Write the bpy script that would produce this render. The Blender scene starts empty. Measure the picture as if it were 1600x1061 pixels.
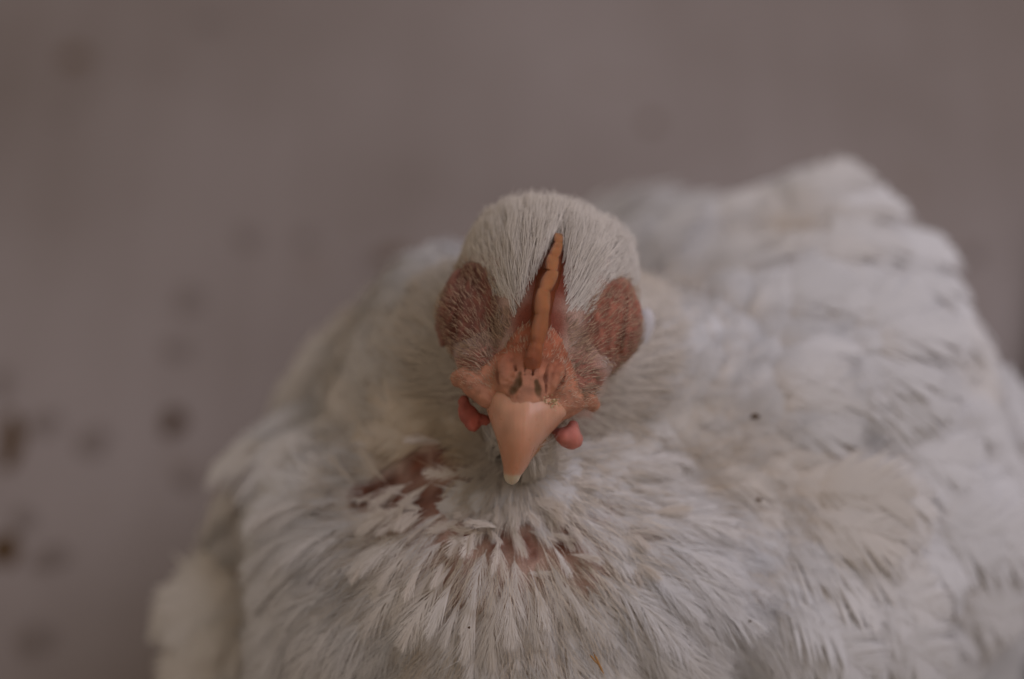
import bpy, math, random
import numpy as np
from mathutils import Matrix, Vector

random.seed(7)
rng = np.random.default_rng(7)
sc = bpy.context.scene
col = sc.collection
R = math.radians

# ------------------------------------------------------------------ frame of the place
# Lengths below are centimetres: x right, y away, z up, measured from a point inside the head
# that lies ZF cm above the floor.  U() turns them into metres.
ZF = 15.0
PITCH = 55.0                      # the photographer looks down on the bird
CP, SP = math.cos(R(PITCH)), math.sin(R(PITCH))
DIST = 42.0
PX = 80.8                         # photo pixels per cm at the focus distance
def U(p):
    p = np.asarray(p, float)
    return (p + np.array([0, 0, ZF])) * 0.01
def V(a, b, c):                   # right, up across the line of sight, towards the photographer
    return np.array([a, SP * b - CP * c, CP * b + SP * c])
def P(px, py, c):                 # a spot c cm nearer (+) or farther (-) than the focus
    k = (DIST - c) / DIST / PX
    return V((px - 800) * k, (530 - py) * k, c)
def project(p):
    p = np.asarray(p, float)
    a = p[..., 0]; b = SP * p[..., 1] + CP * p[..., 2]; c = -CP * p[..., 1] + SP * p[..., 2]
    s = PX * DIST / (DIST - c)
    return 800 + a * s, 530 - b * s, c
EYE = -DIST * np.array([0, CP, -SP])
VIEWC = np.array([0, -CP, SP])

# ------------------------------------------------------------------ camera, world, lamps, exposure
cam_d = bpy.data.cameras.new('camera')
cam = bpy.data.objects.new('camera', cam_d); col.objects.link(cam)
cam.location = U(EYE)
cam.rotation_euler = (R(90 - PITCH), 0, 0)
cam_d.sensor_width = 36
cam_d.lens = 36 * DIST / (1600 / PX)
cam_d.clip_start = 0.01; cam_d.clip_end = 50
cam_d.dof.use_dof = True
cam_d.dof.focus_distance = (DIST + 0.1) * 0.01
cam_d.dof.aperture_fstop = 3.4
sc.camera = cam

world = bpy.data.worlds.new('World'); sc.world = world; world.use_nodes = True
bg = world.node_tree.nodes['Background']
bg.inputs['Color'].default_value = (1.0, 0.85, 0.715, 1)
bg.inputs['Strength'].default_value = 0.295

def area(name, loc, target, size, power, colour):
    d = bpy.data.lights.new(name, 'AREA'); d.shape = 'RECTANGLE'
    d.size, d.size_y = size; d.energy = power; d.color = colour
    o = bpy.data.objects.new(name, d); col.objects.link(o)
    o.location = U(loc)
    o.rotation_euler = (Vector(U(target)) - Vector(U(loc))).to_track_quat('-Z', 'Y').to_euler()
    return o
area('window_light', (46, 24, 56), (2, 0, -6), (0.6, 0.6), 2.6, (0.97, 0.955, 1.12))

sc.view_settings.view_transform = 'Standard'
sc.view_settings.look = 'None'
sc.view_settings.gamma = 1.0
sc.view_settings.exposure = 0.0
sc.view_settings.use_curve_mapping = False
sc.cycles.use_denoising = True
sc.cycles.max_bounces = 10
sc.cycles.diffuse_bounces = 6
sc.cycles.transmission_bounces = 8
sc.cycles.transparent_max_bounces = 8

# ------------------------------------------------------------------ helpers
def new_mesh(name, verts, faces, smooth=True):
    me = bpy.data.meshes.new(name)
    verts = np.asarray(verts, np.float32)
    if isinstance(faces, np.ndarray):
        n, k = faces.shape
        me.vertices.add(len(verts)); me.vertices.foreach_set('co', verts.ravel())
        me.loops.add(n * k); me.loops.foreach_set('vertex_index', faces.astype(np.int32).ravel())
        me.polygons.add(n)
        me.polygons.foreach_set('loop_start', np.arange(0, n * k, k, dtype=np.int32))
        me.update(calc_edges=True)
    else:
        me.from_pydata([tuple(v) for v in verts], [], [tuple(f) for f in faces]); me.update()
    if smooth:
        me.polygons.foreach_set('use_smooth', np.ones(len(me.polygons), bool))
    return me
def lean_normals(me, target, amt):
    """soft plumage: lean the shading normals of the barbs towards the feather coat they form"""
    n = np.empty(len(me.vertices) * 3, np.float32); me.vertices.foreach_get('normal', n)
    n = n.reshape(-1, 3) * (1 - amt) + np.asarray(target) * amt
    n /= np.linalg.norm(n, axis=1, keepdims=True) + 1e-9
    me.normals_split_custom_set_from_vertices(n.tolist())
def paint(me, name, rgb):
    at = me.attributes.new(name, 'FLOAT_COLOR', 'POINT')
    rgba = np.ones((len(me.vertices), 4), np.float32); rgba[:, :3] = rgb
    at.data.foreach_set('color', rgba.ravel())
def link(name, me, mat, parent=None):
    o = bpy.data.objects.new(name, me); col.objects.link(o)
    if mat and not me.materials: me.materials.append(mat)
    if parent is not None:
        o.parent = parent
        o.matrix_parent_inverse = parent.matrix_world.inverted()
    return o
def unit(v):
    v = np.asarray(v, float); return v / (np.linalg.norm(v, axis=-1, keepdims=True) + 1e-9)
def smooth01(x, a, b):
    t = np.clip((x - a) / (b - a), 0, 1); return t * t * (3 - 2 * t)

# cheap smooth value noise on points
_tab = rng.random((64, 64, 64))
def vnoise(p, scale, seed=0):
    q = np.asarray(p) * scale + 17.3 * (seed + 1)
    i = np.floor(q).astype(int); f = q - i; f = f * f * (3 - 2 * f)
    out = 0
    for dx in (0, 1):
        for dy in (0, 1):
            for dz in (0, 1):
                w = (f[..., 0] if dx else 1 - f[..., 0]) * (f[..., 1] if dy else 1 - f[..., 1]) * (f[..., 2] if dz else 1 - f[..., 2])
                out = out + w * _tab[(i[..., 0] + dx) % 64, (i[..., 1] + dy) % 64, (i[..., 2] + dz) % 64]
    return out

# ------------------------------------------------------------------ materials
def mat_nodes(name):
    m = bpy.data.materials.new(name); m.use_nodes = True
    return m, m.node_tree, m.node_tree.nodes['Principled BSDF'], m.node_tree.nodes['Material Output']
def mix_rgb(nt, kind, fac, a, b):
    n = nt.nodes.new('ShaderNodeMix'); n.data_type = 'RGBA'; n.blend_type = kind
    n.inputs[0].default_value = fac if not hasattr(fac, 'links') else 0
    if hasattr(fac, 'links'): nt.links.new(fac, n.inputs[0])
    for s, v in ((6, a), (7, b)):
        if hasattr(v, 'links'): nt.links.new(v, n.inputs[s])
        else: n.inputs[s].default_value = (*v, 1)
    return n.outputs[2]
def noise_tex(nt, scale, detail=4, vec=None):
    n = nt.nodes.new('ShaderNodeTexNoise'); n.inputs['Scale'].default_value = scale
    n.inputs['Detail'].default_value = detail
    if vec: nt.links.new(vec, n.inputs['Vector'])
    return n
def ramp(nt, src, p0, p1, c0=(0, 0, 0), c1=(1, 1, 1)):
    r = nt.nodes.new('ShaderNodeValToRGB')
    r.color_ramp.elements[0].position = p0; r.color_ramp.elements[1].position = p1
    r.color_ramp.elements[0].color = (*c0, 1); r.color_ramp.elements[1].color = (*c1, 1)
    nt.links.new(src, r.inputs[0]); return r.outputs[0]
def bump(nt, bsdf, height, strength, dist):
    b = nt.nodes.new('ShaderNodeBump'); b.inputs['Strength'].default_value = strength
    b.inputs['Distance'].default_value = dist
    nt.links.new(height, b.inputs['Height']); nt.links.new(b.outputs[0], bsdf.inputs['Normal'])

def feather_material(name, base, trans=0.42, rough=0.65):
    m, nt, bs, out = mat_nodes(name)
    at = nt.nodes.new('ShaderNodeAttribute'); at.attribute_name = 'tint'
    oi = nt.nodes.new('ShaderNodeObjectInfo')
    c = mix_rgb(nt, 'MULTIPLY', 1.0, at.outputs['Color'], oi.outputs['Color'])
    c = mix_rgb(nt, 'MULTIPLY', 1.0, c, base)
    nt.links.new(c, bs.inputs['Base Color'])
    bs.inputs['Roughness'].default_value = rough
    bs.inputs['Specular IOR Level'].default_value = 0.25
    tr = nt.nodes.new('ShaderNodeBsdfTranslucent'); nt.links.new(c, tr.inputs['Color'])
    mx = nt.nodes.new('ShaderNodeMixShader'); mx.inputs[0].default_value = trans
    nt.links.new(bs.outputs[0], mx.inputs[1]); nt.links.new(tr.outputs[0], mx.inputs[2])
    nt.links.new(mx.outputs[0], out.inputs['Surface'])
    return m
M_FEATHER = feather_material('white_feather', (0.90, 0.885, 0.885), .40, .75)
M_HAIR = feather_material('head_feather', (0.96, 0.86, 0.755), 0.25, 0.7)

def flesh_material(name, rough=0.45, sss=0.25, bump_scale=900, bump_str=0.25, bump_dist=0.0006, spec=0.45, radius=0.002):
    m, nt, bs, out = mat_nodes(name)
    at = nt.nodes.new('ShaderNodeAttribute'); at.attribute_name = 'tint'
    nz = noise_tex(nt, 700, 5)
    f = ramp(nt, nz.outputs[0], 0.35, 0.7, (0.72, 0.68, 0.66), (1.12, 1.1, 1.1))
    c = mix_rgb(nt, 'MULTIPLY', 1.0, at.outputs['Color'], f)
    nt.links.new(c, bs.inputs['Base Color'])
    bs.inputs['Roughness'].default_value = rough
    bs.inputs['Specular IOR Level'].default_value = spec
    bs.inputs['Subsurface Weight'].default_value = sss
    bs.inputs['Subsurface Radius'].default_value = (1.0, 0.35, 0.2)
    bs.inputs['Subsurface Scale'].default_value = radius
    nb = noise_tex(nt, bump_scale, 6)
    bump(nt, bs, nb.outputs[0], bump_str, bump_dist)
    return m
M_SKIN = flesh_material('chicken_skin', 0.5, 0.2, 1400, 0.5, 0.0006)
M_COMB = flesh_material('comb_flesh', 0.32, 0.3, 1100, 1.0, 0.0010, .6)
M_BEAK = flesh_material('beak_horn', 0.33, 0.45, 420, 0.18, 0.0003, 0.5, 0.0015)
def beak_streaks(m):
    nt = m.node_tree; bs = nt.nodes['Principled BSDF']
    tc = nt.nodes.new('ShaderNodeTexCoord'); mp = nt.nodes.new('ShaderNodeMapping')
    mp.inputs['Scale'].default_value = (2600, 130, 160); nt.links.new(tc.outputs['Object'], mp.inputs[0])
    nz = noise_tex(nt, 1.0, 5, mp.outputs[0]); n2 = noise_tex(nt, 330, 6, tc.outputs['Object'])
    src = bs.inputs['Base Color'].links[0].from_socket
    c = mix_rgb(nt, 'MULTIPLY', 1.0, src, ramp(nt, nz.outputs[0], .3, .72, (.955, .94, .925), (1.03, 1.03, 1.03)))
    c = mix_rgb(nt, 'MIX', ramp(nt, n2.outputs[0], .60, .80, (0, 0, 0), (.45, .45, .45)), c, (.66, .44, .30))
    nt.links.new(c, bs.inputs['Base Color'])
    ad = nt.nodes.new('ShaderNodeMath'); ad.operation = 'ADD'
    nt.links.new(nz.outputs[0], ad.inputs[0]); nt.links.new(n2.outputs[0], ad.inputs[1])
    bump(nt, bs, ad.outputs[0], .16, .0003)
    nt.links.new(ramp(nt, n2.outputs[0], .3, .7, (.24, .24, .24), (.5, .5, .5)), bs.inputs['Roughness'])
beak_streaks(M_BEAK)
M_WATTLE = flesh_material('wattle_flesh', 0.42, 0.5, 1800, 0.5, 0.0003)
def plain(name, rgb, rough=0.8):
    m, nt, bs, out = mat_nodes(name)
    nz = noise_tex(nt, 260, 5)
    c = mix_rgb(nt, 'MIX', nz.outputs[0], tuple(x * 0.7 for x in rgb), tuple(min(1, x * 1.3) for x in rgb))
    nt.links.new(c, bs.inputs['Base Color']); bs.inputs['Roughness'].default_value = rough
    return m
M_NOSTRIL = plain('nostril_cavity', (0.10, 0.04, 0.016), 0.6)
M_CRUST = plain('nostril_crust', (0.62, 0.47, 0.28), 0.6)
M_DIRT = plain('dirt_bit', (0.10, 0.055, 0.025))
M_STRAW = plain('straw_bit', (0.42, 0.22, 0.08))

# floor: worn grey paint, faint streaks and soft dirt
def floor_material():
    m, nt, bs, out = mat_nodes('worn_floor_paint')
    tc = nt.nodes.new('ShaderNodeTexCoord')
    n1 = noise_tex(nt, 7, 6, tc.outputs['Object'])
    mp = nt.nodes.new('ShaderNodeMapping'); mp.inputs['Scale'].default_value = (90, 4, 1)
    nt.links.new(tc.outputs['Object'], mp.inputs['Vector'])
    n2 = noise_tex(nt, 1.0, 3, mp.outputs[0])
    n3 = noise_tex(nt, 28, 4, tc.outputs['Object'])
    a = ramp(nt, n1.outputs[0], 0.3, 0.75, (0.212, 0.172, 0.152), (0.345, 0.297, 0.284))
    b = ramp(nt, n2.outputs[0], 0.35, 0.7, (0.96, 0.95, 0.945), (1.03, 1.03, 1.035))
    c = mix_rgb(nt, 'MULTIPLY', 1.0, a, b)
    d = ramp(nt, n3.outputs[0], 0.62, 0.8)
    c = mix_rgb(nt, 'MIX', d, c, (0.20, 0.15, 0.12))
    nt.links.new(c, bs.inputs['Base Color'])
    bs.inputs['Roughness'].default_value = 0.62
    bs.inputs['Specular IOR Level'].default_value = 0.3
    bump(nt, bs, n3.outputs[0], 0.2, 0.0005)
    return m
M_FLOOR = floor_material()
def stain_mat(name, rgb):
    m, nt, bs, out = mat_nodes(name)
    nz = noise_tex(nt, 400, 4)
    nt.links.new(mix_rgb(nt, 'MIX', nz.outputs[0], tuple(x * .85 for x in rgb), tuple(x * 1.15 for x in rgb)), bs.inputs['Base Color'])
    bs.inputs['Roughness'].default_value = .95; bs.inputs['Specular IOR Level'].default_value = .1
    return m
M_STAIN_D = stain_mat('dark_brown_stain', (0.080, 0.046, 0.026))
M_STAIN_M = stain_mat('brown_stain', (0.150, 0.100, 0.068))
M_STAIN_B = stain_mat('rust_brown_stain', (0.105, 0.064, 0.036))
M_STAIN_L = stain_mat('faint_stain', (0.222, 0.182, 0.165))

# ------------------------------------------------------------------ floor and its stains
fl = new_mesh('floor', [(-1.2, -0.9, 0), (1.2, -0.9, 0), (1.2, 1.3, 0), (-1.2, 1.3, 0)], [(0, 1, 2, 3)])
floor = link('floor', fl, M_FLOOR); floor['kind'] = 'structure'
def floor_hit(px, py):
    q = P(px, py, 0); d = q - EYE
    t = (-ZF - EYE[2]) / d[2]
    return EYE + d * t
STAINS = [  # photo spot, half size cm (x, y), material
    (272, 660, .36, .38, M_STAIN_D), (117, 90, .34, .40, M_STAIN_M), (388, 372, .34, .34, M_STAIN_L),
    (297, 468, .42, .4, M_STAIN_L), (278, 546, .34, .36, M_STAIN_L), (70, 662, .4, .4, M_STAIN_L),
    (18, 690, .34, .8, M_STAIN_B), (4, 600, .25, .5, M_STAIN_L), (8, 858, .36, .55, M_STAIN_B), (38, 812, .3, .35, M_STAIN_L),
    (80, 872, .45, .4, M_STAIN_L), (55, 1000, .45, .5, M_STAIN_L), (1018, 192, .2, .22, M_STAIN_M), (95, 186, .2, .14, M_STAIN_L),
    (328, 30, .4, .35, M_STAIN_L), (612, 402, .36, .3, M_STAIN_M), (1522, 398, .26, .3, M_STAIN_L), (290, 748, .32, .26, M_STAIN_L),
    (146, 690, .5, .4, M_STAIN_L), (585, 412, .22, .2, M_STAIN_L), (480, 372, .3, .26, M_STAIN_L)]
for k, (px, py, rx, ry, mt) in enumerate(STAINS):
    c = floor_hit(px, py); n = 22; flat_ = .25 if rx > 1 else 1
    vs, fs = [(0, 0, 0.05)], []
    ph = rng.random(3) * 6.28
    for j, (rr, hh) in enumerate(((0.45, 0.045), (0.8, 0.028), (1.0, 0.004))):
        for i in range(n):
            t = 2 * math.pi * i / n
            w = 1 + .16 * math.sin(2 * t + ph[0]) + .1 * math.sin(3 * t + ph[1]) + .06 * math.sin(7 * t + ph[2])
            vs.append((rx * rr * w * math.cos(t), ry * rr * w * math.sin(t), hh))
    for i in range(n):
        i2 = (i + 1) % n
        fs.append((0, 1 + i, 1 + i2))
        for j in range(2):
            fs.append((1 + j * n + i, 1 + (j + 1) * n + i, 1 + (j + 1) * n + i2, 1 + j * n + i2))
    me = new_mesh('stain', np.array(vs) * np.array([.01, .01, .01 * flat_]), fs)
    o = link('stain', me, mt, floor); o.location = U(c) + np.array([0, 0, 0.0003])

# dark plank lying along the right of the bird
def plank():
    a = floor_hit(1618, 560); b = floor_hit(1535, 1075)
    d = unit(b - a); a = a - d * 6; b = b + d * 10
    s = np.array([-d[1], d[0], 0]); s = s if s[0] > 0 else -s
    vs = []; n = 14
    for i in range(n + 1):
        p = a + (b - a) * i / n; w = 0.06 * rng.standard_normal(3); w[2] *= .3
        for (u, z) in ((0, 0), (0.02, .85), (.15, 1.0), (8.8, 1.0), (9, .85), (9, 0)):
            vs.append(U(p + s * u + w * (1 if u < 1 else .2) + np.array([0, 0, z + .02])))
    fs = []
    for i in range(n):
        for j in range(5):
            fs.append((i * 6 + j, i * 6 + j + 1, i * 6 + 7 + j, i * 6 + 6 + j))
    fs += [tuple(range(6)), tuple(n * 6 + j for j in reversed(range(6)))]
    m, nt, bs, out = mat_nodes('dark_wood')
    tc = nt.nodes.new('ShaderNodeTexCoord'); mp = nt.nodes.new('ShaderNodeMapping')
    mp.inputs['Scale'].default_value = (160, 12, 40); nt.links.new(tc.outputs['Object'], mp.inputs[0])
    nz = noise_tex(nt, 1, 5, mp.outputs[0])
    nt.links.new(ramp(nt, nz.outputs[0], .3, .7, (0.010, 0.006, 0.005), (0.03, 0.018, 0.013)), bs.inputs['Base Color'])
    bs.inputs['Roughness'].default_value = .8
    o = link('plank', new_mesh('plank', vs, fs, False), m)
    o['label'] = 'dark brown plank lying along the right edge beside the chicken'; o['category'] = 'plank'
plank()

# ------------------------------------------------------------------ the bird's body as one surface
SPH = [  # photo centre, depth, radius : trunk, breast lobes, wings, rump
    (1168, 662, -9.0, 5.0, 1.0), (1245, 785, -8.2, 4.8, 1.0), (795, 915, -6.0, 5.4, 1.0), (604, 980, -8.2, 4.15, .8),
    (722, 690, -7.2, 3.4, .8), (640, 835, -7.2, 3.2, .7), (1090, 925, -7.4, 5.0, 1.0), (1060, 545, -12.2, 3.3, 1.0),
    (1400, 620, -9.0, 1.9, .4), (1490, 700, -9.5, 1.8, .4), (1310, 490, -10.5, 2.1, .4), (1480, 770, -9.6, 2.5, .35), (690, 535, -6.6, 1.6, 1.0), (650, 660, -7.4, 1.8, 1.0), (1440, 958, -12.0, 1.75, .25), (1300, 1060, -10.5, 2.2, .3)]
BODY = [(P(x, y, c), r, k) for x, y, c, r, k in SPH]
HU = unit(V(.2, .98, 0)); HR = unit(V(.98, -.2, 0)); HW = np.cross(HR, HU)
if HW @ VIEWC < 0: HW = -HW
HEAD_C = P(852, 458, -1.95)
HEAD_R = np.array([1.86, 1.52, 1.55])
EYES = [P(737, 490, -1.35), P(948, 512, -1.35)]
CHEEKS = [P(752, 594, -.62), P(900, 606, -.62)]
BEAK_BASE = P(822, 596, 0.0)
NECK_A, NECK_B = P(860, 690, -6.0), P(848, 500, -2.4)

def ell(p, c, axes, r):
    q = p - c
    loc = np.stack([q @ axes[0], q @ axes[1], q @ axes[2]], -1) / r
    k0 = np.linalg.norm(loc, axis=-1); k1 = np.linalg.norm(loc / r, axis=-1) + 1e-9
    return k0 * (k0 - 1) / k1
def capsule(p, a, b, ra, rb):
    ab = b - a; t = np.clip(((p - a) @ ab) / (ab @ ab), 0, 1)
    return np.linalg.norm(p - (a + t[..., None] * ab), axis=-1) - (ra + (rb - ra) * t)
def smin(a, b, k):
    h = np.clip(.5 + .5 * (b - a) / k, 0, 1); return b + (a - b) * h - k * h * (1 - h)
def sdf(p):
    d = None
    for c, r, k in BODY:
        s = np.linalg.norm(p - c, axis=-1) - r
        d = s if d is None else smin(d, s, k)
    d = d + .75 * (vnoise(p, .48, 41) - .5) + .30 * (vnoise(p, .95, 42) - .5)
    d = smin(d, capsule(p, NECK_A, NECK_B, 3.4, 1.45), 1.0)
    d = smin(d, capsule(p, P(732, 550, -4.0), P(955, 565, -4.2), 1.4, 1.3), 2.0)
    d = smin(d, capsule(p, P(735, 640, -5.2), P(980, 640, -5.4), 2.1, 2.1), 1.2)
    h = ell(p, HEAD_C, (HR, HU, HW), HEAD_R)
    h = smin(h, capsule(p, P(842, 520, -1.05), P(824, 596, -.42), .95, .55), .5)
    h = smin(h, capsule(p, P(826, 640, -1.1), P(818, 690, -1.1), .75, .5), .4)          # chin below the beak
    for e, g in zip(EYES, CHEEKS): h = smin(h, capsule(p, e, g, .64, .36), .25)
    for e in EYES: h = smin(h, np.linalg.norm(p - e, axis=-1) - .66, .12)
    d = smin(d, h, .35)
    return np.maximum(d, -(p[..., 2] + ZF - 0.02))                                       # rests flat on the floor
def grad(p, e=0.03):
    g = np.stack([sdf(p + e * np.eye(3)[i]) - sdf(p - e * np.eye(3)[i]) for i in range(3)], -1)
    return unit(g)

def surface_nets(fn, lo, hi, h):
    n = np.ceil((np.array(hi) - lo) / h).astype(int) + 1
    ax = [lo[i] + h * np.arange(n[i]) for i in range(3)]
    G = np.empty(n)
    for i in range(n[0]):
        yy, zz = np.meshgrid(ax[1], ax[2], indexing='ij')
        G[i] = fn(np.stack([np.full_like(yy, ax[0][i]), yy, zz], -1))
    S = G < 0
    idx = -np.ones(n - 1, int)
    c = np.zeros(n - 1, int)
    for a in (0, 1):
        for b in (0, 1):
            for d in (0, 1):
                c += S[a:n[0] - 1 + a, b:n[1] - 1 + b, d:n[2] - 1 + d]
    act = (c > 0) & (c < 8)
    cells = np.argwhere(act); idx[act] = np.arange(len(cells))
    pos = lo + (cells + .5) * h
    for _ in range(4):
        e = h * .2
        g = np.stack([fn(pos + e * np.eye(3)[i]) - fn(pos - e * np.eye(3)[i]) for i in range(3)], -1) / (2 * e)
        f = fn(pos)
        pos = pos - np.clip(f / (np.sum(g * g, -1) + 1e-6), -h, h)[:, None] * g
    faces = []
    for axn in range(3):
        o1, o2 = [i for i in range(3) if i != axn]
        sl0 = [slice(None)] * 3; sl1 = [slice(None)] * 3
        sl0[axn] = slice(0, -1); sl1[axn] = slice(1, None)
        ch = S[tuple(sl0)] != S[tuple(sl1)]
        E = np.argwhere(ch)
        E = E[(E[:, o1] > 0) & (E[:, o2] > 0) & (E[:, o1] < n[o1] - 1) & (E[:, o2] < n[o2] - 1)]
        inside = S[tuple(E.T)]
        def cell(d1, d2):
            q = E.copy(); q[:, o1] += d1; q[:, o2] += d2; return idx[tuple(q.T)]
        q = np.stack([cell(-1, -1), cell(0, -1), cell(0, 0), cell(-1, 0)], -1)
        flip = inside if axn != 1 else ~inside
        q[~flip] = q[~flip][:, ::-1]
        faces.append(q[(q >= 0).all(1)])
    return pos, np.concatenate(faces)

bv, bf = surface_nets(sdf, np.array([-10.5, -9.0, -15.3]), np.array([15.5, 16.0, 3.2]), 0.16)

# landmarks for skin colour and for what grows where
def near(p, q, r0, r1): return 1 - smooth01(np.linalg.norm(p - q, axis=-1), r0, r1)
def onto(p):
    for _ in range(8): p = p - sdf(p) * grad(p)
    return p
def skin_spot(px, py):            # where the line of sight through a photo spot meets the skin
    d = unit(P(px, py, 0) - EYE); t = 30.0
    for _ in range(90):
        t += max(sdf(EYE + d * t), 0.002) * .8
    return EYE + d * t
BARE = [(skin_spot(x, y), r) for x, y, r in ((570, 776, .42), (610, 774, .55), (652, 790, .55), (690, 785, .4), (738, 830, .46), (785, 852, .34), (822, 808, .30), (822, 858, .34), (882, 850, .34), (700, 715, .4), (655, 735, .4), (735, 742, .3)  )]
CHEST = onto(P(800, 770, -1.0))
def bare(p):
    m = np.zeros(p.shape[:-1])
    for q, r in BARE: m = np.maximum(m, near(p, q, r * .5, r * 1.25))
    return m
def skin_colour(p):
    n = vnoise(p, 3.0)[..., None]; n2 = vnoise(p, 9.0, 3)[..., None]
    c = np.array([.60, .41, .33]) * (.8 + .4 * n)
    u = smooth01(np.linalg.norm(p - HEAD_C, axis=-1), 1.9, 2.4)[..., None] * smooth01(np.linalg.norm(p - BEAK_BASE, axis=-1), 1.0, 1.5)[..., None]
    u = u * smooth01(np.linalg.norm(p - CHEST, axis=-1), 2.2, 3.4)[..., None]
    c = c * (1 - u) + u * np.array([.84, .77, .70])          # white down hides the skin of the trunk
    m = np.clip(bare(p) * (.4 + 1.2 * vnoise(p, 4.5, 51)), 0, 1)[..., None]; c = c * (1 - m) + m * np.array([.22, .075, .042]) * (.45 + 1.0 * n2)
    for e, cc in zip(EYES, ((.17, .046, .025), (.28, .088, .048))):  # left eye skin is painted darker, as the shaded side
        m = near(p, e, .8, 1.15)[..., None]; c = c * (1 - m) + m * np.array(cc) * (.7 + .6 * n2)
    for g in CHEEKS:
        m = near(p, g, .5, .95)[..., None]; c = c * (1 - m) + m * np.array([.46, .19, .13]) * (.7 + .6 * n2)
    for q_ in (P(842, 505, -.2), P(860, 430, -.4), P(868, 385, -.7)):
        m = near(p, q_, .35, .75)[..., None]; c = c * (1 - m) + m * np.array([.30, .062, .024])
    m = near(p, P(822, 585, .05), .35, .75)[..., None]; c = c * (1 - m) + m * np.array([.52, .235, .15])
    return c

bird = bpy.data.objects.new('chicken', None); col.objects.link(bird)
bird.empty_display_size = .02
bird.location = U((4.0, 1.0, -ZF))
bird['label'] = 'white feathered young chicken with orange comb resting on the worn grey floor'
bird['category'] = 'chicken'
bpy.context.view_layer.update()

bm_ = new_mesh('body', U(bv), bf); paint(bm_, 'tint', skin_colour(bv))
body = link('body', bm_, M_SKIN, bird)

# ------------------------------------------------------------------ fleshy parts of the face
def fine_sdf_part(name, fn, lo, hi, h, mat, colour, parent=bird, label=None):
    v, f = surface_nets(fn, np.array(lo), np.array(hi), h)
    me = new_mesh(name, U(v), f); paint(me, 'tint', colour(v))
    o = link(name, me, mat, parent)
    if label: o['label'] = label
    return o
def box_of(pts, pad):
    pts = np.array(pts); return pts.min(0) - pad, pts.max(0) + pad
def flat(c):
    c = np.array(c)
    return lambda v: c * (.82 + .36 * vnoise(v, 6.0, 5)[..., None])

# cere: the soft skin above the beak, with folds
def leaf_axes(ang):
    ca, sa = math.cos(R(ang)), math.sin(R(ang)); return (ca * HR + sa * HU, -sa * HR + ca * HU, HW)
FLAPS = [(P(787, 582, -.05), leaf_axes(4), np.array([.18, .38, .29])), (P(867, 594, -.05), leaf_axes(-12), np.array([.19, .38, .29]))]
GAPES = [([P(717, 591, -.72), P(728, 590, -.55), P(742, 602, -.36), P(762, 618, -.22)], [.17, .21, .22, .24]),
         ([P(927, 632, -.70), P(916, 622, -.55), P(894, 626, -.38), P(868, 640, -.24)], [.14, .18, .20, .24])]
SLITS = [([P(811, 582, .36), P(808, 598, .40), P(799, 609, .38), P(786, 612, .30)], [.025, .05, .055, .04]),
         ([P(838, 596, .38), P(843, 610, .42), P(850, 626, .40)], [.025, .05, .045])]
CREASES = [([P(774, 560, .1), P(774, 585, .16), P(780, 606, .2)], [.02, .035, .02]), ([P(858, 570, .18), P(851, 592, .24), P(853, 612, .24)], [.02, .03, .02]),
           ([P(882, 580, .05), P(878, 600, .12), P(868, 614, .18)], [.02, .035, .02]), ([P(800, 560, .2), P(806, 578, .24)], [.02, .025]),
           ([P(836, 560, .3), P(832, 585, .34)], [.015, .025]), ([P(822, 566, .3), P(820, 588, .34)], [.015, .02])]
def _chain(p, pts, radii):
    d = None
    for i in range(len(pts) - 1):
        s = capsule(p, pts[i], pts[i + 1], radii[i], radii[i + 1]); d = s if d is None else smin(d, s, .1)
    return d
def cere_fn(p):
    d = capsule(p, P(836, 545, -.30), P(822, 602, -.12), .52, .46)
    d = smin(d, capsule(p, P(768, 602, -.5), P(878, 622, -.5), .40, .40), .3)
    d = smin(d, capsule(p, P(836, 545, -.5), P(778, 590, -.6), .42, .38), .25)
    d = smin(d, capsule(p, P(842, 545, -.5), P(880, 600, -.6), .42, .38), .25)
    d = smin(d, capsule(p, P(826, 598, -.02), P(821, 648, .10), .40, .40), .2)
    for ctr, ax, rr in FLAPS: d = smin(d, ell(p, ctr, ax, rr), .09)
    for pts_, rad_ in GAPES: d = smin(d, _chain(p, pts_, rad_), .14)
    for pts_, rad_ in CREASES: d = -smin(-d, _chain(p, pts_, rad_), .03)
    for pts_, rad_ in SLITS: d = -smin(-d, _chain(p, pts_, rad_), .05)
    q = p - P(825, 580, 0)
    x = q @ HR; y = q @ HU
    d = d + .010 * np.sin(x * 24 + 3 * np.sin(y * 5)) * smooth01(y, -.3, .5) + .014 * (vnoise(p, 7) - .5) + .022 * (vnoise(p, 17, 6) - .5)
    return d
lo, hi = box_of([P(712, 500, -1), P(930, 660, .6), P(712, 660, -1), P(930, 500, .6)], .25)
def cere_col(v):
    n = vnoise(v, 8)[..., None]; y = (v - P(825, 580, 0)) @ HU
    t = smooth01(y, -.35, .55)[..., None]
    c = (np.array([.64, .295, .18]) * (1 - t) + np.array([.52, .165, .08]) * t) * (.75 + .5 * n)
    for pts_, rad_ in CREASES:
        m = (1 - smooth01(_chain(v, pts_, rad_), .0, .03))[..., None] * .8; c = c * (1 - m) + m * np.array([.26, .085, .04])  # shade in the creases painted into the skin colour
    for pts_, rad_ in SLITS:
        m = (1 - smooth01(_chain(v, pts_, rad_), .0, .05))[..., None]; c = c * (1 - m) + m * np.array([.17, .085, .030])  # nostril slits carry their inner shade in the colour
    return c
cere = fine_sdf_part('cere', cere_fn, lo, hi, .028, M_SKIN, cere_col)

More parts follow.
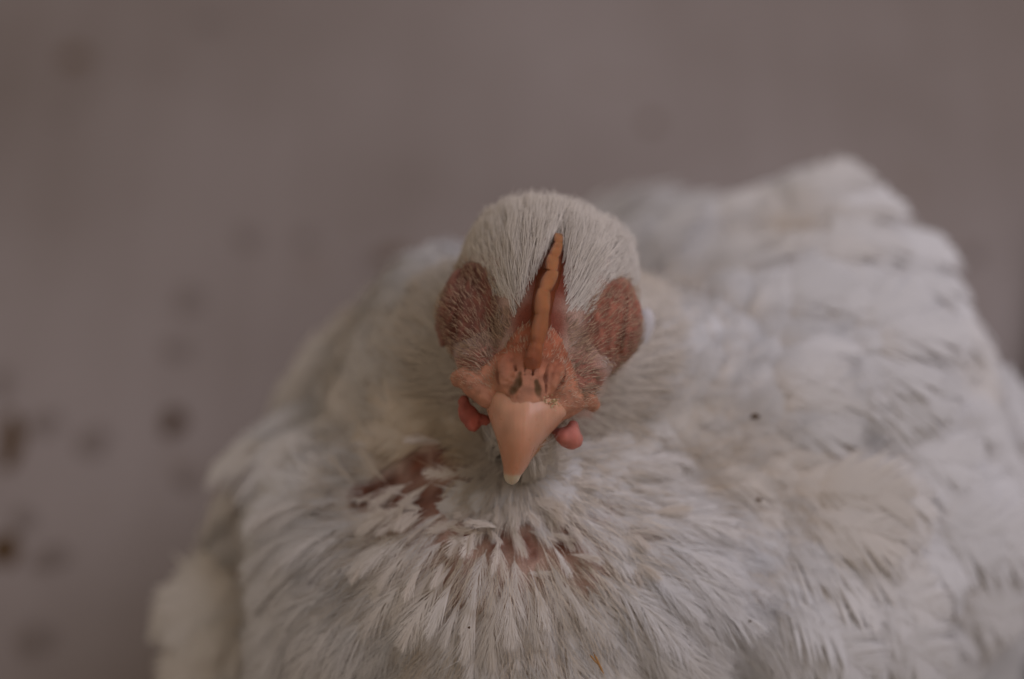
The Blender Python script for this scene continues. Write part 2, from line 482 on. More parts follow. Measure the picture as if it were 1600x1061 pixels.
# nostril flaps, nostril slits
def leaf_part(name, cpx, cpy, c, rx, ry, rz, ang, mat, colour, parent, h=.028):
    ca, sa = math.cos(R(ang)), math.sin(R(ang))
    ax = (ca * HR + sa * HU, -sa * HR + ca * HU, HW); ctr = P(cpx, cpy, c)
    fn = lambda p: ell(p, ctr, ax, np.array([rx, ry, rz])) + .015 * (vnoise(p, 9) - .5)
    m = max(rx, ry, rz) + .1
    return fine_sdf_part(name, fn, ctr - m, ctr + m, h, mat, colour, parent)
def tube(name, pts, radii, mat, colour, parent, n=10, squash=1.0):
    pts = np.array(pts, float); radii = np.array(radii, float)
    m = 6 * (len(pts) - 1) + 1
    t = np.linspace(0, len(pts) - 1, m); i = np.minimum(t.astype(int), len(pts) - 2); f = (t - i)[:, None]
    p0 = pts[np.maximum(i - 1, 0)]; p1 = pts[i]; p2 = pts[i + 1]; p3 = pts[np.minimum(i + 2, len(pts) - 1)]
    q = .5 * ((2 * p1) + (p2 - p0) * f + (2 * p0 - 5 * p1 + 4 * p2 - p3) * f ** 2 + (3 * p1 - p0 - 3 * p2 + p3) * f ** 3)
    r = np.interp(t, np.arange(len(pts)), radii)
    tg = unit(np.gradient(q, axis=0)); sd = unit(np.cross(tg, VIEWC)); up = np.cross(sd, tg)
    vs = []
    for k in range(m):
        for j in range(n):
            a = 2 * math.pi * j / n
            vs.append(q[k] + r[k] * (math.cos(a) * sd[k] + squash * math.sin(a) * up[k]))
    fs = [(k * n + j, k * n + (j + 1) % n, (k + 1) * n + (j + 1) % n, (k + 1) * n + j) for k in range(m - 1) for j in range(n)]
    fs += [tuple(reversed(range(n))), tuple((m - 1) * n + j for j in range(n))]
    vs = np.array(vs); me = new_mesh(name, U(vs), fs); paint(me, 'tint', colour(vs))
    return link(name, me, mat, parent)
# dried crust by the right nostril
for k in range(26):
    px, py = 860 + rng.normal(0, 9), 627 + rng.normal(0, 5)
    c = P(px, py, .30 - .003 * max(0, px - 850)) ; s = rng.uniform(.02, .05)
    vs = [c + s * unit(rng.standard_normal(3)) * rng.uniform(.6, 1.2) for _ in range(6)]
    me = new_mesh('crust_flake', U(vs), [(0, 1, 2), (0, 2, 3), (1, 2, 4), (3, 4, 5), (0, 3, 5), (1, 4, 5)], False)
    link('crust_flake', me, M_CRUST, cere)

# beak
def loft_beak(name, rows, mat, colour_fn, parent, nt_=40, na=28):
    t0 = np.linspace(0, 1, len(rows)); tt = np.linspace(0, 1, nt_)
    A = np.array([[*l, *m, *r, cr, ce] for l, m, r, cr, ce in rows], float)
    # smooth the table with a cubic resample
    B = np.empty((nt_, A.shape[1]))
    for j in range(A.shape[1]):
        i = np.minimum((tt * (len(rows) - 1)).astype(int), len(rows) - 2); f = tt * (len(rows) - 1) - i
        g = lambda k: A[np.clip(k, 0, len(rows) - 1), j]
        p0, p1, p2, p3 = g(i - 1), g(i), g(i + 1), g(i + 2)
        B[:, j] = .5 * (2 * p1 + (p2 - p0) * f + (2 * p0 - 5 * p1 + 4 * p2 - p3) * f ** 2 + (3 * p1 - p0 - 3 * p2 + p3) * f ** 3)
    vs, tv = [], []
    for k in range(nt_):
        lx, ly, mx, my, rx, ry, cr, ce = B[k]
        for j in range(na):                       # upper arch
            a = math.pi * j / (na - 1); u = -math.cos(a); h = max(0.0, math.sin(a)) ** .85
            e = (lx, ly) if u < 0 else (rx, ry); w = abs(u) ** 1.1
            vs.append(P(mx + (e[0] - mx) * w, my + (e[1] - my) * w, ce + (cr - ce) * h)); tv.append(tt[k])
        for j in range(1, 7):                     # hollow underside
            f = j / 7; x = rx + (lx - rx) * f; y = ry + (ly - ry) * f
            vs.append(P(x, y, ce + .35 * (cr - ce) * math.sin(math.pi * f))); tv.append(tt[k])
    n = na + 6; vs = np.array(vs); tv = np.array(tv)
    fs = [(k * n + j, k * n + (j + 1) % n, (k + 1) * n + (j + 1) % n, (k + 1) * n + j) for k in range(nt_ - 1) for j in range(n)]
    fs.append(tuple((nt_ - 1) * n + j for j in range(n)))
    me = new_mesh(name, U(vs), fs); paint(me, 'tint', colour_fn(vs, tv))
    return link(name, me, mat, parent)
def beak_col(v, t):
    n = vnoise(v, 5)[:, None]; px, py, _ = project(v)
    base = np.array([.74, .405, .27]) * (.86 + .28 * n)
    rosy = np.array([.66, .31, .175])
    m = (smooth01(t, .28, .5) * (1 - smooth01(t, .66, .82)))[:, None] * .75
    c = base * (1 - m) + rosy * m
    m = (1 - smooth01(t, .03, .22))[:, None] * .8; c = c * (1 - m) + m * np.array([.64, .33, .20])
    tip = smooth01(t, .70, .76)[:, None]
    return c * (1 - tip) + np.array([.72, .63, .46]) * tip
UPPER = [((752, 604), (828, 590), (890, 634), .00, -.55), ((757, 628), (827, 618), (891, 646), .38, -.52), ((764, 652), (823, 645), (873, 664), .56, -.50),
         ((774, 680), (817, 676), (850, 688), .62, -.42), ((781, 706), (811, 705), (836, 708), .56, -.32), ((786, 728), (805, 729), (824, 729), .42, -.2),
         ((787, 742), (801, 745), (814, 743), .29, -.1), ((790, 751), (800, 753), (810, 751), .16, -.06), ((796, 756), (800, 757), (804, 756), .04, -.03)]
beak = loft_beak('upper_beak', UPPER, M_BEAK, beak_col, bird)
LOWER = [((758, 628), (825, 622), (888, 650), -.45, -1.0), ((768, 655), (820, 652), (874, 668), -.45, -1.0), ((776, 685), (815, 684), (858, 690), -.38, -.85),
         ((785, 712), (810, 712), (836, 712), -.3, -.65), ((794, 733), (804, 735), (816, 733), -.2, -.4)]
loft_beak('lower_beak', LOWER, M_BEAK, lambda v, t: np.array([.56, .30, .16]) * (.85 + .3 * vnoise(v, 5)[:, None]), bird, 16, 14)

# wattles, earlobe, eyelids
def blob(name, cpx, cpy, c, rx, ry, rz, ang, mat, colour, bump_amp=.11, label=None, h=.04):
    ca, sa = math.cos(R(ang)), math.sin(R(ang))
    ax = (ca * HR + sa * HU, -sa * HR + ca * HU, HW); ctr = P(cpx, cpy, c)
    fn = lambda p: ell(p, ctr, ax, np.array([rx, ry, rz])) + bump_amp * (vnoise(p, 3.5, 2) - .5) + bump_amp * .3 * (vnoise(p, 11, 4) - .5)
    m = max(rx, ry, rz) + .15
    return fine_sdf_part(name, fn, ctr - m, ctr + m, h, mat, colour, bird, label)
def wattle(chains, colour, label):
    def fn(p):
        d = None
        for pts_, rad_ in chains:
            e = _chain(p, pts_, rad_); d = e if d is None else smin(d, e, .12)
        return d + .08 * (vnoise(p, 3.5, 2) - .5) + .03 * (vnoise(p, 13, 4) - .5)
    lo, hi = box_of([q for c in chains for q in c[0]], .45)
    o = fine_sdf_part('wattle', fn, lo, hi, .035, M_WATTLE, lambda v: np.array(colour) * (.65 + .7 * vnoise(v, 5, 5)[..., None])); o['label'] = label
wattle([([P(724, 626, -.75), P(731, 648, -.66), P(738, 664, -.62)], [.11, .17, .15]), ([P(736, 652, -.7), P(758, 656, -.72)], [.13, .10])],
       (.50, .14, .10), 'red wattle with painted-in shade beside the shaded side of the beak')  # shade painted into this wattle's darker red
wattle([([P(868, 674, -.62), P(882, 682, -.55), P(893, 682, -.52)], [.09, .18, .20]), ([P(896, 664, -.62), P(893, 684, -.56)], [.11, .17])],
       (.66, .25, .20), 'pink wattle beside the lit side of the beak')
blob('earlobe', 1006, 512, -2.5, .20, .42, .2, 0, plain('white_earlobe', (.60, .57, .58), .8), flat((.7, .7, .7)), .03, 'small white earlobe behind the cheek')
def lid_col(c):
    c = np.array(c); return lambda v: c * (.7 + .6 * vnoise(v, 7, 9)[..., None])
def eye_mound(e, side, colour, lid):
    """closed eye: bulging bare skin with follicle bumps, folds and a lid crease"""
    ax = (HR, HU, HW); ctr = e + .05 * HU
    lidc = e + side * .46 * HR + .02 * HU + lid[0] * HW
    def fn(p):
        e_ = ell(p, ctr, ax, np.array([.80, 1.14, 1.1]))
        d = sdf(p) - .045 * smooth01(-e_, .0, .22) + .03 * (1 - smooth01(-e_, 0, .12))
        q = p - e; s = side * (q @ HR); t = q @ HU; w = q @ HW
        d = smin(d, ell(p, lidc, ax, np.array([.24, lid[1], .44])), .06)
        d = d + .07 * np.exp(-((s - .30 + .16 * t * t) / .05) ** 2) * smooth01(.8 - np.abs(t), 0, .3)
        d = d - .017 * np.sin(s * 24 + 5.0 * t + 3 * (vnoise(p, 1.6, 8) - .5)) * smooth01(.9 - np.abs(t), 0, .5)
        d = d - .055 * (vnoise(p, 8.0, 12) - .5) - .05 * (vnoise(p, 15.0, 13) - .5)
        return -smin(-d, -(ell(p, ctr, ax, np.array([.78, 1.12, 1.0])) + .12 * (vnoise(p, 4, 14) - .5)), .16)
    def colr(v):
        n = vnoise(v, 9, 12)[..., None]; n2 = vnoise(v, 3, 15)[..., None]
        q = v - e; s = side * (q @ HR); t = q @ HU
        g = (np.exp(-((s - .30 + .16 * t * t) / .05) ** 2) * smooth01(.8 - np.abs(t), 0, .3))[..., None]
        n = n * (1 - .5 * g); n2 = n2 * (1 - .5 * g)  # lid crease painted darker, standing in for its shade
        e_ = ell(v, ctr, ax, np.array([.80, 1.14, 1.1])); m = (1 - smooth01(-e_, .0, .2))[..., None]
        return np.array(colour) * (.45 + .75 * n + .4 * n2) * (1 - m) + m * np.array([.50, .30, .23])
    fine_sdf_part('eyelid', fn, ctr - 1.35, ctr + 1.35, .038, M_SKIN, colr)
eye_mound(EYES[0], -1, (.25, .092, .060), (-.05, .80))  # shade of this side painted in as a darker skin colour
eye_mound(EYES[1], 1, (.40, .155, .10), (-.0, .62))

# comb: a thin toothed blade seen edge-on, broad at its foot
def make_comb():
    key = [(873, 364, -.62, -.95, 4, 6), (870, 385, -.20, -.8, 8, 8), (863, 412, .08, -.6, 14, 10), (856, 438, .28, -.5, 20, 11), (849, 470, .42, -.45, 25, 12),
           (844, 503, .50, -.42, 28, 12.5), (839, 535, .50, -.38, 28, 12), (833, 562, .42, -.3, 26, 13.5), (827, 590, .26, -.22, 20, 15)]
    A = np.array(key, float); n = 130; tt = np.linspace(0, 1, n); s = tt * (len(key) - 1)
    i = np.minimum(s.astype(int), len(key) - 2); f = (s - i)[:, None]
    g = lambda k: A[np.clip(k, 0, len(key) - 1)]
    p0, p1, p2, p3 = g(i - 1), g(i), g(i + 1), g(i + 2)
    B = .5 * (2 * p1 + (p2 - p0) * f + (2 * p0 - 5 * p1 + 4 * p2 - p3) * f ** 2 + (3 * p1 - p0 - 3 * p2 + p3) * f ** 3)
    edges = np.array([0, .09, .19, .30, .43, .58, .75, 1.0]); offs = [0, 3, -2.5, 5.5, -3.5, 1.5, -.5, 0.]
    vs, hs, ts = [], [], []; m = 25
    for k in range(n):
        x, y, cr, cb, bw, rw = B[k]
        j = min(np.searchsorted(edges, tt[k], side='right') - 1, 6); u = (tt[k] - edges[j]) / (edges[j + 1] - edges[j])
        tooth = max(0.0, math.sin(math.pi * min(1, max(0, u)))) ** .5
        sw = offs[j] * (1 - u) + offs[j + 1] * u * .3
        amp = .045 if tt[k] < .45 else .015
        cr2 = cr - amp * (1 - tooth); rw2 = rw * (.84 + .16 * tooth)
        prof = [(0, bw + rw2), (.06, bw * .62 + rw2), (.14, bw * .33 + rw2), (.26, bw * .14 + rw2), (.42, rw2 * 1.05), (.6, rw2), (.75, rw2), (.86, rw2 * .94), (.93, rw2 * .8), (.98, rw2 * .5), (1.0, 0)]
        line = [(h, -w) for h, w in prof] + [(h, w) for h, w in reversed(prof[:-1])]
        m = len(line)
        for q, (hh, w) in enumerate(line):
            wob = 1.0 * math.sin(tt[k] * 40 + q * .4)
            vs.append(P(x + sw * hh + w + wob * hh * .4, y + .2 * w, cb + (cr2 - cb) * hh))
            hs.append(hh); ts.append(tt[k])
    vs = np.array(vs); hs = np.array(hs); ts = np.array(ts)
    fs = [(k * m + q, k * m + q + 1, (k + 1) * m + q + 1, (k + 1) * m + q) for k in range(n - 1) for q in range(m - 1)]
    fs += [tuple(reversed(range(m))), tuple((n - 1) * m + q for q in range(m))]
    vs = vs + VIEWC * (.018 * (vnoise(vs, 9, 61) - .5) + .022 * (vnoise(vs, 21, 62) - .5))[:, None] * smooth01(hs, .3, .8)[:, None] + HR * (.015 * (vnoise(vs, 12, 63) - .5))[:, None]
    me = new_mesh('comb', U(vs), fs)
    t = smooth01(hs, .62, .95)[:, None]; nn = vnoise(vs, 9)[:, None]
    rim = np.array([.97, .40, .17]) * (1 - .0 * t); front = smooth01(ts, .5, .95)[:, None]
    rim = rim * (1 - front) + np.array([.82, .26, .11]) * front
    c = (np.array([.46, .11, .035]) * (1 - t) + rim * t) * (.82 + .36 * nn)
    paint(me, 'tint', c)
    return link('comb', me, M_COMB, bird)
make_comb()

# ------------------------------------------------------------------ feathers
def make_feather(seed, nb, width, ang0, ang1, cup, curl, split, K=3, thin=1.0, start=.06, down=0.0, hollow=0.0):
    """unit feather: quill along +Y, outer face +Z; every barb is a strip of its own, ending near a rounded outline"""
    r = np.random.default_rng(seed)
    vs, fs = [], []
    zr = lambda s: curl * (math.sin(math.pi * .5 * min(s, 1.3)) * .55 - s * s * .75)
    bend = r.normal(0, .06)
    xr = lambda s: bend * s * s
    def put(p): vs.append(p); return len(vs) - 1
    pr = None
    for k in range(6):
        s = k / 5; w = .009 * (1 - .8 * s)
        a = put((xr(s) - w, s * .93, zr(s) + .004)); b = put((xr(s) + w, s * .93, zr(s) + .004))
        if pr: fs.append((pr[0], pr[1], b, a))
        pr = (a, b)
    def half(y): return width * math.sqrt(max(0, 1 - ((y - .55) / .52) ** 2)) if y > .15 else width * .6
    for side in (-1, 1):
        g_j = g_z = 0.0; g_n = 0
        for i in range(nb):
            s = start + (.95 - start) * (i + .5) / nb
            if g_n <= 0: g_n = int(r.integers(2, 8)); g_j = r.normal(0, split); g_z = r.normal(0, .018)
            g_n -= 1
            th = max(.04, R(ang0 + (ang1 - ang0) * s) + g_j * .7 + r.normal(0, split * .35))
            L = .03
            while L < .62 and L * math.sin(th) < half(s + L * math.cos(th)): L += .02
            L *= 1 + r.normal(0, .6 * min(split, .1) + .015)
            sp = (.95 - start) / nb * 1.35 * thin
            x0, y0 = xr(s), s
            prev = None; cw = r.normal(0, .10)
            for k in range(K + 1):
                u = k / K
                tb = th * (1 - .35 * u)
                x = x0 + side * L * (math.sin(th) * u - (.16 * math.sin(th) + cw) * u * u); y = y0 + L * (math.cos(th) * u + .08 * u * u)
                z = zr(s + u * L * math.cos(th)) - cup * (u * L * math.sin(th) / max(width, .01)) ** 2 * width + g_z * u + down * u * r.normal(0, 1)
                if k == K:
                    c = put((x, y, z)); fs.append((prev[0], prev[1], c) if side > 0 else (prev[1], prev[0], c))
                else:
                    w = sp * (1 - (.62 if split > .03 else .4) * u) * .5
                    dx, dy = -math.cos(tb) * side, math.sin(tb)
                    tz = r.normal(0, .2) * w
                    a = put((x + dx * w, y + dy * w, z + tz)); b = put((x - dx * w, y - dy * w, z - tz))
                    if prev: fs.append((prev[0], prev[1], b, a) if side > 0 else (prev[1], prev[0], a, b))
                    prev = (a, b)
    return np.array(vs, float), fs
def tri(fs):
    out = []
    for f in fs:
        out.append((f[0], f[1], f[2]))
        if len(f) == 4: out.append((f[0], f[2], f[3]))
    return np.array(out, np.int64)

CONTOUR = [make_feather(10 + i, 30, .48, 58, 30, .30, .46, .018, 3, 1.4) for i in range(5)]
CONTOUR = [(v, tri(f)) for v, f in CONTOUR]
WISPY = [make_feather(40 + i, 84, .30 + .05 * (i % 3), 30, 8, .30, .36, .17, 4, .50, .06, .016) for i in range(8)]
WISPY += [make_feather(60 + i, 40, .15 + .03 * i, 22, 7, .22, .28, .16, 4, .55, .28, .03) for i in range(4)]
WISPY_ME = []
for i, (v, f) in enumerate(WISPY):
    me = new_mesh('feather', v * 0.01, f); paint(me, 'tint', np.ones(3)); me.materials.append(M_FEATHER)
    lean_normals(me, (0, 0, 1), .55); WISPY_ME.append(me)

def sample_surface(n):
    a, b, c, d = (bv[bf[:, i]] for i in range(4))
    ar = np.linalg.norm(np.cross(c - a, d - b), axis=1); k = rng.choice(len(bf), n, p=ar / ar.sum())
    u, w = rng.random((2, n, 1))
    return (a[k] * (1 - u) + b[k] * u) * (1 - w) + (d[k] * (1 - u) + c[k] * u) * w

FLOW0 = P(842, 640, -3.0)
def flow(p, n):
    d = p - FLOW0
    fx = near(p, CHEST, 4.0, 8.0)[..., None]
    d = unit(d) * (1 - fx) + unit(p - (CHEST + np.array([0, .4, .8]))) * fx
    d = unit(d) + .35 * np.stack([vnoise(p, .45, s) - .5 for s in (11, 12, 13)], -1)
    d = d - (d * n).sum(-1, keepdims=True) * n
    return unit(d)

def stain_and_bounce_tint(p):
    """cream and yellowish soiling, plus warm bounce light painted on the left plumage"""
    px, py, c = project(p)
    base = np.ones(p.shape)
    q = vnoise(p, .8, 21); q2 = vnoise(p, 2.2, 22)
    cream = smooth01(q, .5, .9)[..., None] * .3
    base = base * (1 - cream) + cream * np.array([1.0, .93, .82])
    for sp, r, a in ((P(640, 640, -3.5), 3.2, .28), (P(560, 500, -6.5), 2.6, .3), (P(1010, 720, -4), 2.8, .5), (P(1180, 470, -7), 2.2, .55),
                     (P(430, 850, -6.5), 5.0, .12), (P(700, 930, -2), 4.0, .16), (P(640, 560, -4.5), 2.6, .25), (P(690, 700, -2), 1.5, .7), (P(1180, 780, -4), 1.6, .45), (P(980, 480, -5), 2.2, .35), (P(690, 1010, -.8), .8, .3)):  # wide spots on the left paint in the warm bounce light
        m = (near(p, sp, r * .2, r) * a * (.45 + .9 * q2))[..., None]; m = np.clip(m, 0, 1)
        base = base * (1 - m) + m * np.array([.86, .70, .47])
    return base

# where feathers stand
cand = sample_surface(90000)
head_d = np.linalg.norm(cand - HEAD_C, axis=1); cand_c = cand @ VIEWC
face_d = np.linalg.norm(cand - P(820, 640, -.4), axis=1)
keep = (head_d > 2.6) & (cand[:, 2] > -ZF + .6) & (face_d > 1.6) & ((head_d > 3.2) | (cand_c < -2.4))
cand = cand[keep]
cd = np.linalg.norm(cand - CHEST, axis=1)
bareness = bare(cand)
spacing = np.where(cd < 6, .20 + .04 * cd, .44) + .25 * bareness
spacing = np.minimum(spacing, .26 + .1 * np.maximum(0, np.linalg.norm(cand - HEAD_C, axis=1) - 2.6))
order = rng.permutation(len(cand))
cell = {}; chosen = []
for i in order:
    if bareness[i] > .35 and rng.random() < .9: continue
    p = cand[i]; s = spacing[i]; kx, ky, kz = (int(math.floor(t)) for t in p)
    ok = True
    for ax_ in (-1, 0, 1):
        for ay_ in (-1, 0, 1):
            for az_ in (-1, 0, 1):
                for j in cell.get((kx + ax_, ky + ay_, kz + az_), ()):
                    q = cand[j]
                    if (q[0] - p[0]) ** 2 + (q[1] - p[1]) ** 2 + (q[2] - p[2]) ** 2 < s * s: ok = False; break
                if not ok: break
            if not ok: break
        if not ok: break
    if ok:
        cell.setdefault((kx, ky, kz), []).append(i); chosen.append(i)
pts = cand[chosen]; cdp = cd[chosen]
nrm = grad(pts); fdir = flow(pts, nrm)
hide = np.maximum(bare(pts + fdir * .55), bare(pts + fdir * 1.0) * (cdp > .8)) > .2
hide &= rng.random(len(pts)) < .93
pts, cdp, nrm, fdir = pts[~hide], cdp[~hide], nrm[~hide], fdir[~hide]
px, py, pc = project(pts)
facing = (nrm * unit(EYE - pts)).sum(1)
tints = stain_and_bounce_tint(pts)
print('feathers', len(pts))

# the chest feathers that the photo shows one by one are parts; the rest of the plumage is a mass
infr = (px > 430) & (px < 1180) & (py > 700) & (py < 1075) & (facing > .1)
infr &= ~((px > 560) & (px < 940) & (py < 760))
score = np.where(infr, 10 - np.abs(pc + .3) - .004 * np.abs(px - 790), -99)
single = set(np.argsort(-score)[:212].tolist())
Vs, Fs, Ts, Ns = [], [], [], []; off = 0
for i in range(len(pts)):
    n = nrm[i]; d = fdir[i]
    lump = vnoise(pts[i], .5, 31)
    lift = R(3 + 6 * lump + rng.normal(0, 2))
    dd = d * math.cos(lift) + n * math.sin(lift); nn = n * math.cos(lift) - d * math.sin(lift)
    roll = rng.normal(0, .10); sd = np.cross(dd, nn)
    nn = nn * math.cos(roll) + sd * math.sin(roll); sd = np.cross(dd, nn)
    cdi = cdp[i]
    base = pts[i] + n * .02
    if i in single:
        L = np.clip(.7 + .36 * cdi, .75, 2.5) * rng.uniform(.8, 1.2)
        pin = cdi < 2.0 and rng.random() < .6
        k = rng.integers(8, 12) if pin else rng.integers(0, 8)
        o = bpy.data.objects.new('feather', WISPY_ME[k]); col.objects.link(o)
        o.parent = bird; o.matrix_parent_inverse = bird.matrix_world.inverted()
        W = L * rng.uniform(.75, 1.1)
        b = U(base)
        o.matrix_basis = Matrix([[sd[0] * W, dd[0] * L, nn[0] * L, b[0]], [sd[1] * W, dd[1] * L, nn[1] * L, b[1]], [sd[2] * W, dd[2] * L, nn[2] * L, b[2]], [0, 0, 0, 1]])
        o.color = (*tints[i], 1)
        continue
    L = np.clip(1.0 + .2 * cdi, 1.1, 2.2) * rng.uniform(.85, 1.15)
    L = min(L, .75 + .42 * max(0, np.linalg.norm(pts[i] - HEAD_C) - 2.6))
    W = L * rng.uniform(.9, 1.15)
    v, f = CONTOUR[rng.integers(0, 5)]
    Vs.append(base + v[:, :1] * sd * W + v[:, 1:2] * dd * L + v[:, 2:3] * nn * L); Fs.append(f + off); off += len(v)
    Ns.append(np.repeat((nn * .35 + n * .65)[None], len(v), 0))
    t = tints[i] * rng.uniform(.96, 1.02)
    root = (1 - smooth01(v[:, 1], .05, .5))[:, None]          # downy feather roots are creamier
    Ts.append(t * (1 - root * (1 - np.array([.98, .93, .86]))))
# short broken pin feathers standing crosswise in the half-bare patch under the beak
for k in range(84):
    q = skin_spot(rng.normal(765, 90), rng.normal(806, 36)) if k < 66 else skin_spot(rng.normal(630, 45), rng.normal(765, 22)); n = grad(q); d = flow(q[None], n[None])[0]
    a = rng.normal(0, .75); s_ = np.cross(n, d); d = unit(d * math.cos(a) + s_ * math.sin(a))
    lift = R(rng.uniform(10, 38)); dd = d * math.cos(lift) + n * math.sin(lift); nn = n * math.cos(lift) - d * math.sin(lift)
    roll = rng.normal(0, .5); sd = np.cross(dd, nn); nn = nn * math.cos(roll) + sd * math.sin(roll); sd = np.cross(dd, nn)
    L = rng.uniform(.55, 1.15); W = L * rng.uniform(.6, 1.3); b = U(q)
    o = bpy.data.objects.new('feather', WISPY_ME[rng.integers(8, 12)]); col.objects.link(o)
    o.parent = bird; o.matrix_parent_inverse = bird.matrix_world.inverted()
    o.matrix_basis = Matrix([[sd[0] * W, dd[0] * L, nn[0] * L, b[0]], [sd[1] * W, dd[1] * L, nn[1] * L, b[1]], [sd[2] * W, dd[2] * L, nn[2] * L, b[2]], [0, 0, 0, 1]])
    o.color = (*np.array([.98, .93, .86]), 1)
me = new_mesh('plumage', U(np.concatenate(Vs)), np.concatenate(Fs)); paint(me, 'tint', np.concatenate(Ts))
lean_normals(me, np.concatenate(Ns), .86)
pl = link('plumage', me, M_FEATHER, bird); pl['kind'] = 'stuff'
print('plumage tris', len(me.polygons), flush=True)

# ------------------------------------------------------------------ hair-like feathers of head, cheeks and chin
def strands(name, roots, nrm_, dirs, length, radius, lift, droop, tint, mat, K=4, clump=None, jitter=.12, label=None):
    N = len(roots)
    d = unit(dirs + jitter * rng.standard_normal((N, 3))); d = unit(d - (d * nrm_).sum(1, keepdims=True) * nrm_)
    lf = lift + .08 * rng.standard_normal(N)
    tip = roots + length[:, None] * (d * np.cos(lf)[:, None] + nrm_ * np.sin(lf)[:, None])
    if clump is not None:
        nC, amt = clump
        ci = rng.choice(N, nC, replace=False); own = np.empty(N, int)
        for s in range(0, N, 2000):
            own[s:s + 2000] = np.argmin(((roots[s:s + 2000, None] - roots[None, ci]) ** 2).sum(-1), 1)
        tip = tip * (1 - amt) + amt * (tip[ci][own] + .25 * (roots - roots[ci][own]) + 0)
    ts = np.linspace(0, 1, K + 1)
    side = unit(np.cross(tip - roots, nrm_)); 
    Vv = np.empty((N, K, 3, 3)); end = np.empty((N, 3))
    wav = rng.normal(0, .03, (N, 1)) * length[:, None]
    for k, t in enumerate(ts):
        c = roots * (1 - t) + tip * t + nrm_ * (droop * length * math.sin(math.pi * t) * .5)[:, None] + side * wav * math.sin(3.1 * t) - nrm_ * (droop * length * t * t)[:, None] * .5
        if k == K: end = c; break
        rr = (radius * (1 - .7 * t))[:, None]
        for j in range(3):
            a = 2 * math.pi * j / 3
            Vv[:, k, j] = c + rr * (math.cos(a) * side + math.sin(a) * nrm_)
    vv = np.concatenate([Vv.reshape(N, K * 3, 3), end[:, None]], 1); m = K * 3 + 1
    f1 = []
    for k in range(K - 1):
        for j in range(3):
            a, b = k * 3 + j, k * 3 + (j + 1) % 3
            f1 += [(a, b + 3, b), (a, a + 3, b + 3)]
    for j in range(3): f1.append(((K - 1) * 3 + (j + 1) % 3, (K - 1) * 3 + j, K * 3))
    F = (np.array(f1)[None] + (np.arange(N) * m)[:, None, None]).reshape(-1, 3)
    me = new_mesh(name, U(vv.reshape(-1, 3)), F)
    paint(me, 'tint', np.repeat(tint, m, axis=0))
    lean_normals(me, np.repeat(nrm_, m, axis=0), .8)
    o = link(name, me, mat, bird); o['kind'] = 'stuff'
    if label: o['label'] = label
    return o

hc = sample_surface(700000)
hd = np.linalg.norm(hc - HEAD_C, axis=1); fd = np.linalg.norm(hc - P(820, 640, -.4), axis=1)
hc = hc[(hd < 3.3) | (fd < 2.3)]
hn = grad(hc)
X, Y, Cc = project(hc)
def in_face(p):
    """bare skin of the face: cere, comb foot, eye patches"""
    q = p - P(826, 590, -.1); s = q @ HR; t = q @ HU
    cere_ = ((s / .78) ** 2 + (t / .72) ** 2 < 1) & (t > -1)
    foot = (np.abs(s - .02) < np.clip(.68 * (1 - (t - .2) / 2.75), .02, .62) * 1.12) & (t > .1) & (t < 2.75) & (((p - HEAD_C) @ HW) > .4)
    under = (t < .1) & (np.abs(s) < .55 + .2 * t) & ((p @ VIEWC) > -1.4)
    return cere_ | foot | under
eye = np.minimum(np.linalg.norm(hc - EYES[0], axis=1), np.linalg.norm(hc - EYES[1], axis=1))
el = np.array([(((hc - e) @ HR / .60) ** 2 + ((hc - e) @ HW / .95) ** 2 + (((hc - e) @ HU - .04) / 1.02) ** 2 < 1) for e in EYES]).any(0)
face = in_face(hc)
hflow = hc - BEAK_BASE; hflow = hflow - (hflow * hn).sum(1, keepdims=True) * hn; hflow = unit(hflow)

fade = smooth01(np.linalg.norm(hc - HEAD_C, axis=1), 2.2, 3.2) * smooth01(-(hc @ VIEWC), 1.8, 2.6)
ok = ~face & ~el & (bare(hc) < .3) & (rng.random(len(hc)) > fade)
idx = np.flatnonzero(ok)
hdist = np.linalg.norm(hc - BEAK_BASE, axis=1)
idx = rng.permutation(idx)[:72000]
r_ = hc[idx]
tu = (r_ - BEAK_BASE) @ HU; su = np.abs((r_ - BEAK_BASE) @ HR)
thin = (su > .5) & (tu > -.5) & (tu < 1.5) & ((r_ @ VIEWC) > -1.9) & (rng.random(len(idx)) < .985)
idx = idx[~thin]; r_ = hc[idx]
tu = (r_ - BEAK_BASE) @ HU; su = np.abs((r_ - BEAK_BASE) @ HR)
L = .16 + .95 * smooth01(tu, .65, 1.9) + .5 * smooth01(-tu, .6, 1.4)
L = np.where((su > .75) & (tu > -.6), .14 + .9 * smooth01(tu, 2.0, 2.9), L)
L = np.maximum(L, 1.0 * smooth01(-(r_ @ VIEWC), 1.6, 2.4) * smooth01(np.linalg.norm(r_ - HEAD_C, axis=1), 1.9, 2.6)) * rng.uniform(.75, 1.2, len(idx))
tn = stain_and_bounce_tint(r_) * rng.uniform(.9, 1.05, (len(idx), 1))
strands('head_plumage', r_, hn[idx], hflow[idx], L, np.full(len(idx), .0062) * rng.uniform(.7, 1.3, len(idx)), R(20), .3, tn, M_HAIR, 3, (1500, .5), .2)

# loose down between the breast feathers
dn = sample_surface(160000); dd_ = np.linalg.norm(dn - CHEST, axis=1)
dn = dn[(dd_ < 5.0)]; dn = dn[bare(dn) < .25]; dn = dn[bare(dn + .45 * flow(dn, grad(dn))) < .4]
xx, yy, cc = project(dn); dn = dn[(cc > -5) & (yy > 690)][:6500]
nn_ = grad(dn); n_ = len(dn)
strands('breast_down', dn, nn_, flow(dn, nn_), rng.uniform(.5, 1.2, n_), rng.uniform(.004, .008, n_), R(20), .3, stain_and_bounce_tint(dn), M_HAIR, 4, (500, .5), .25)

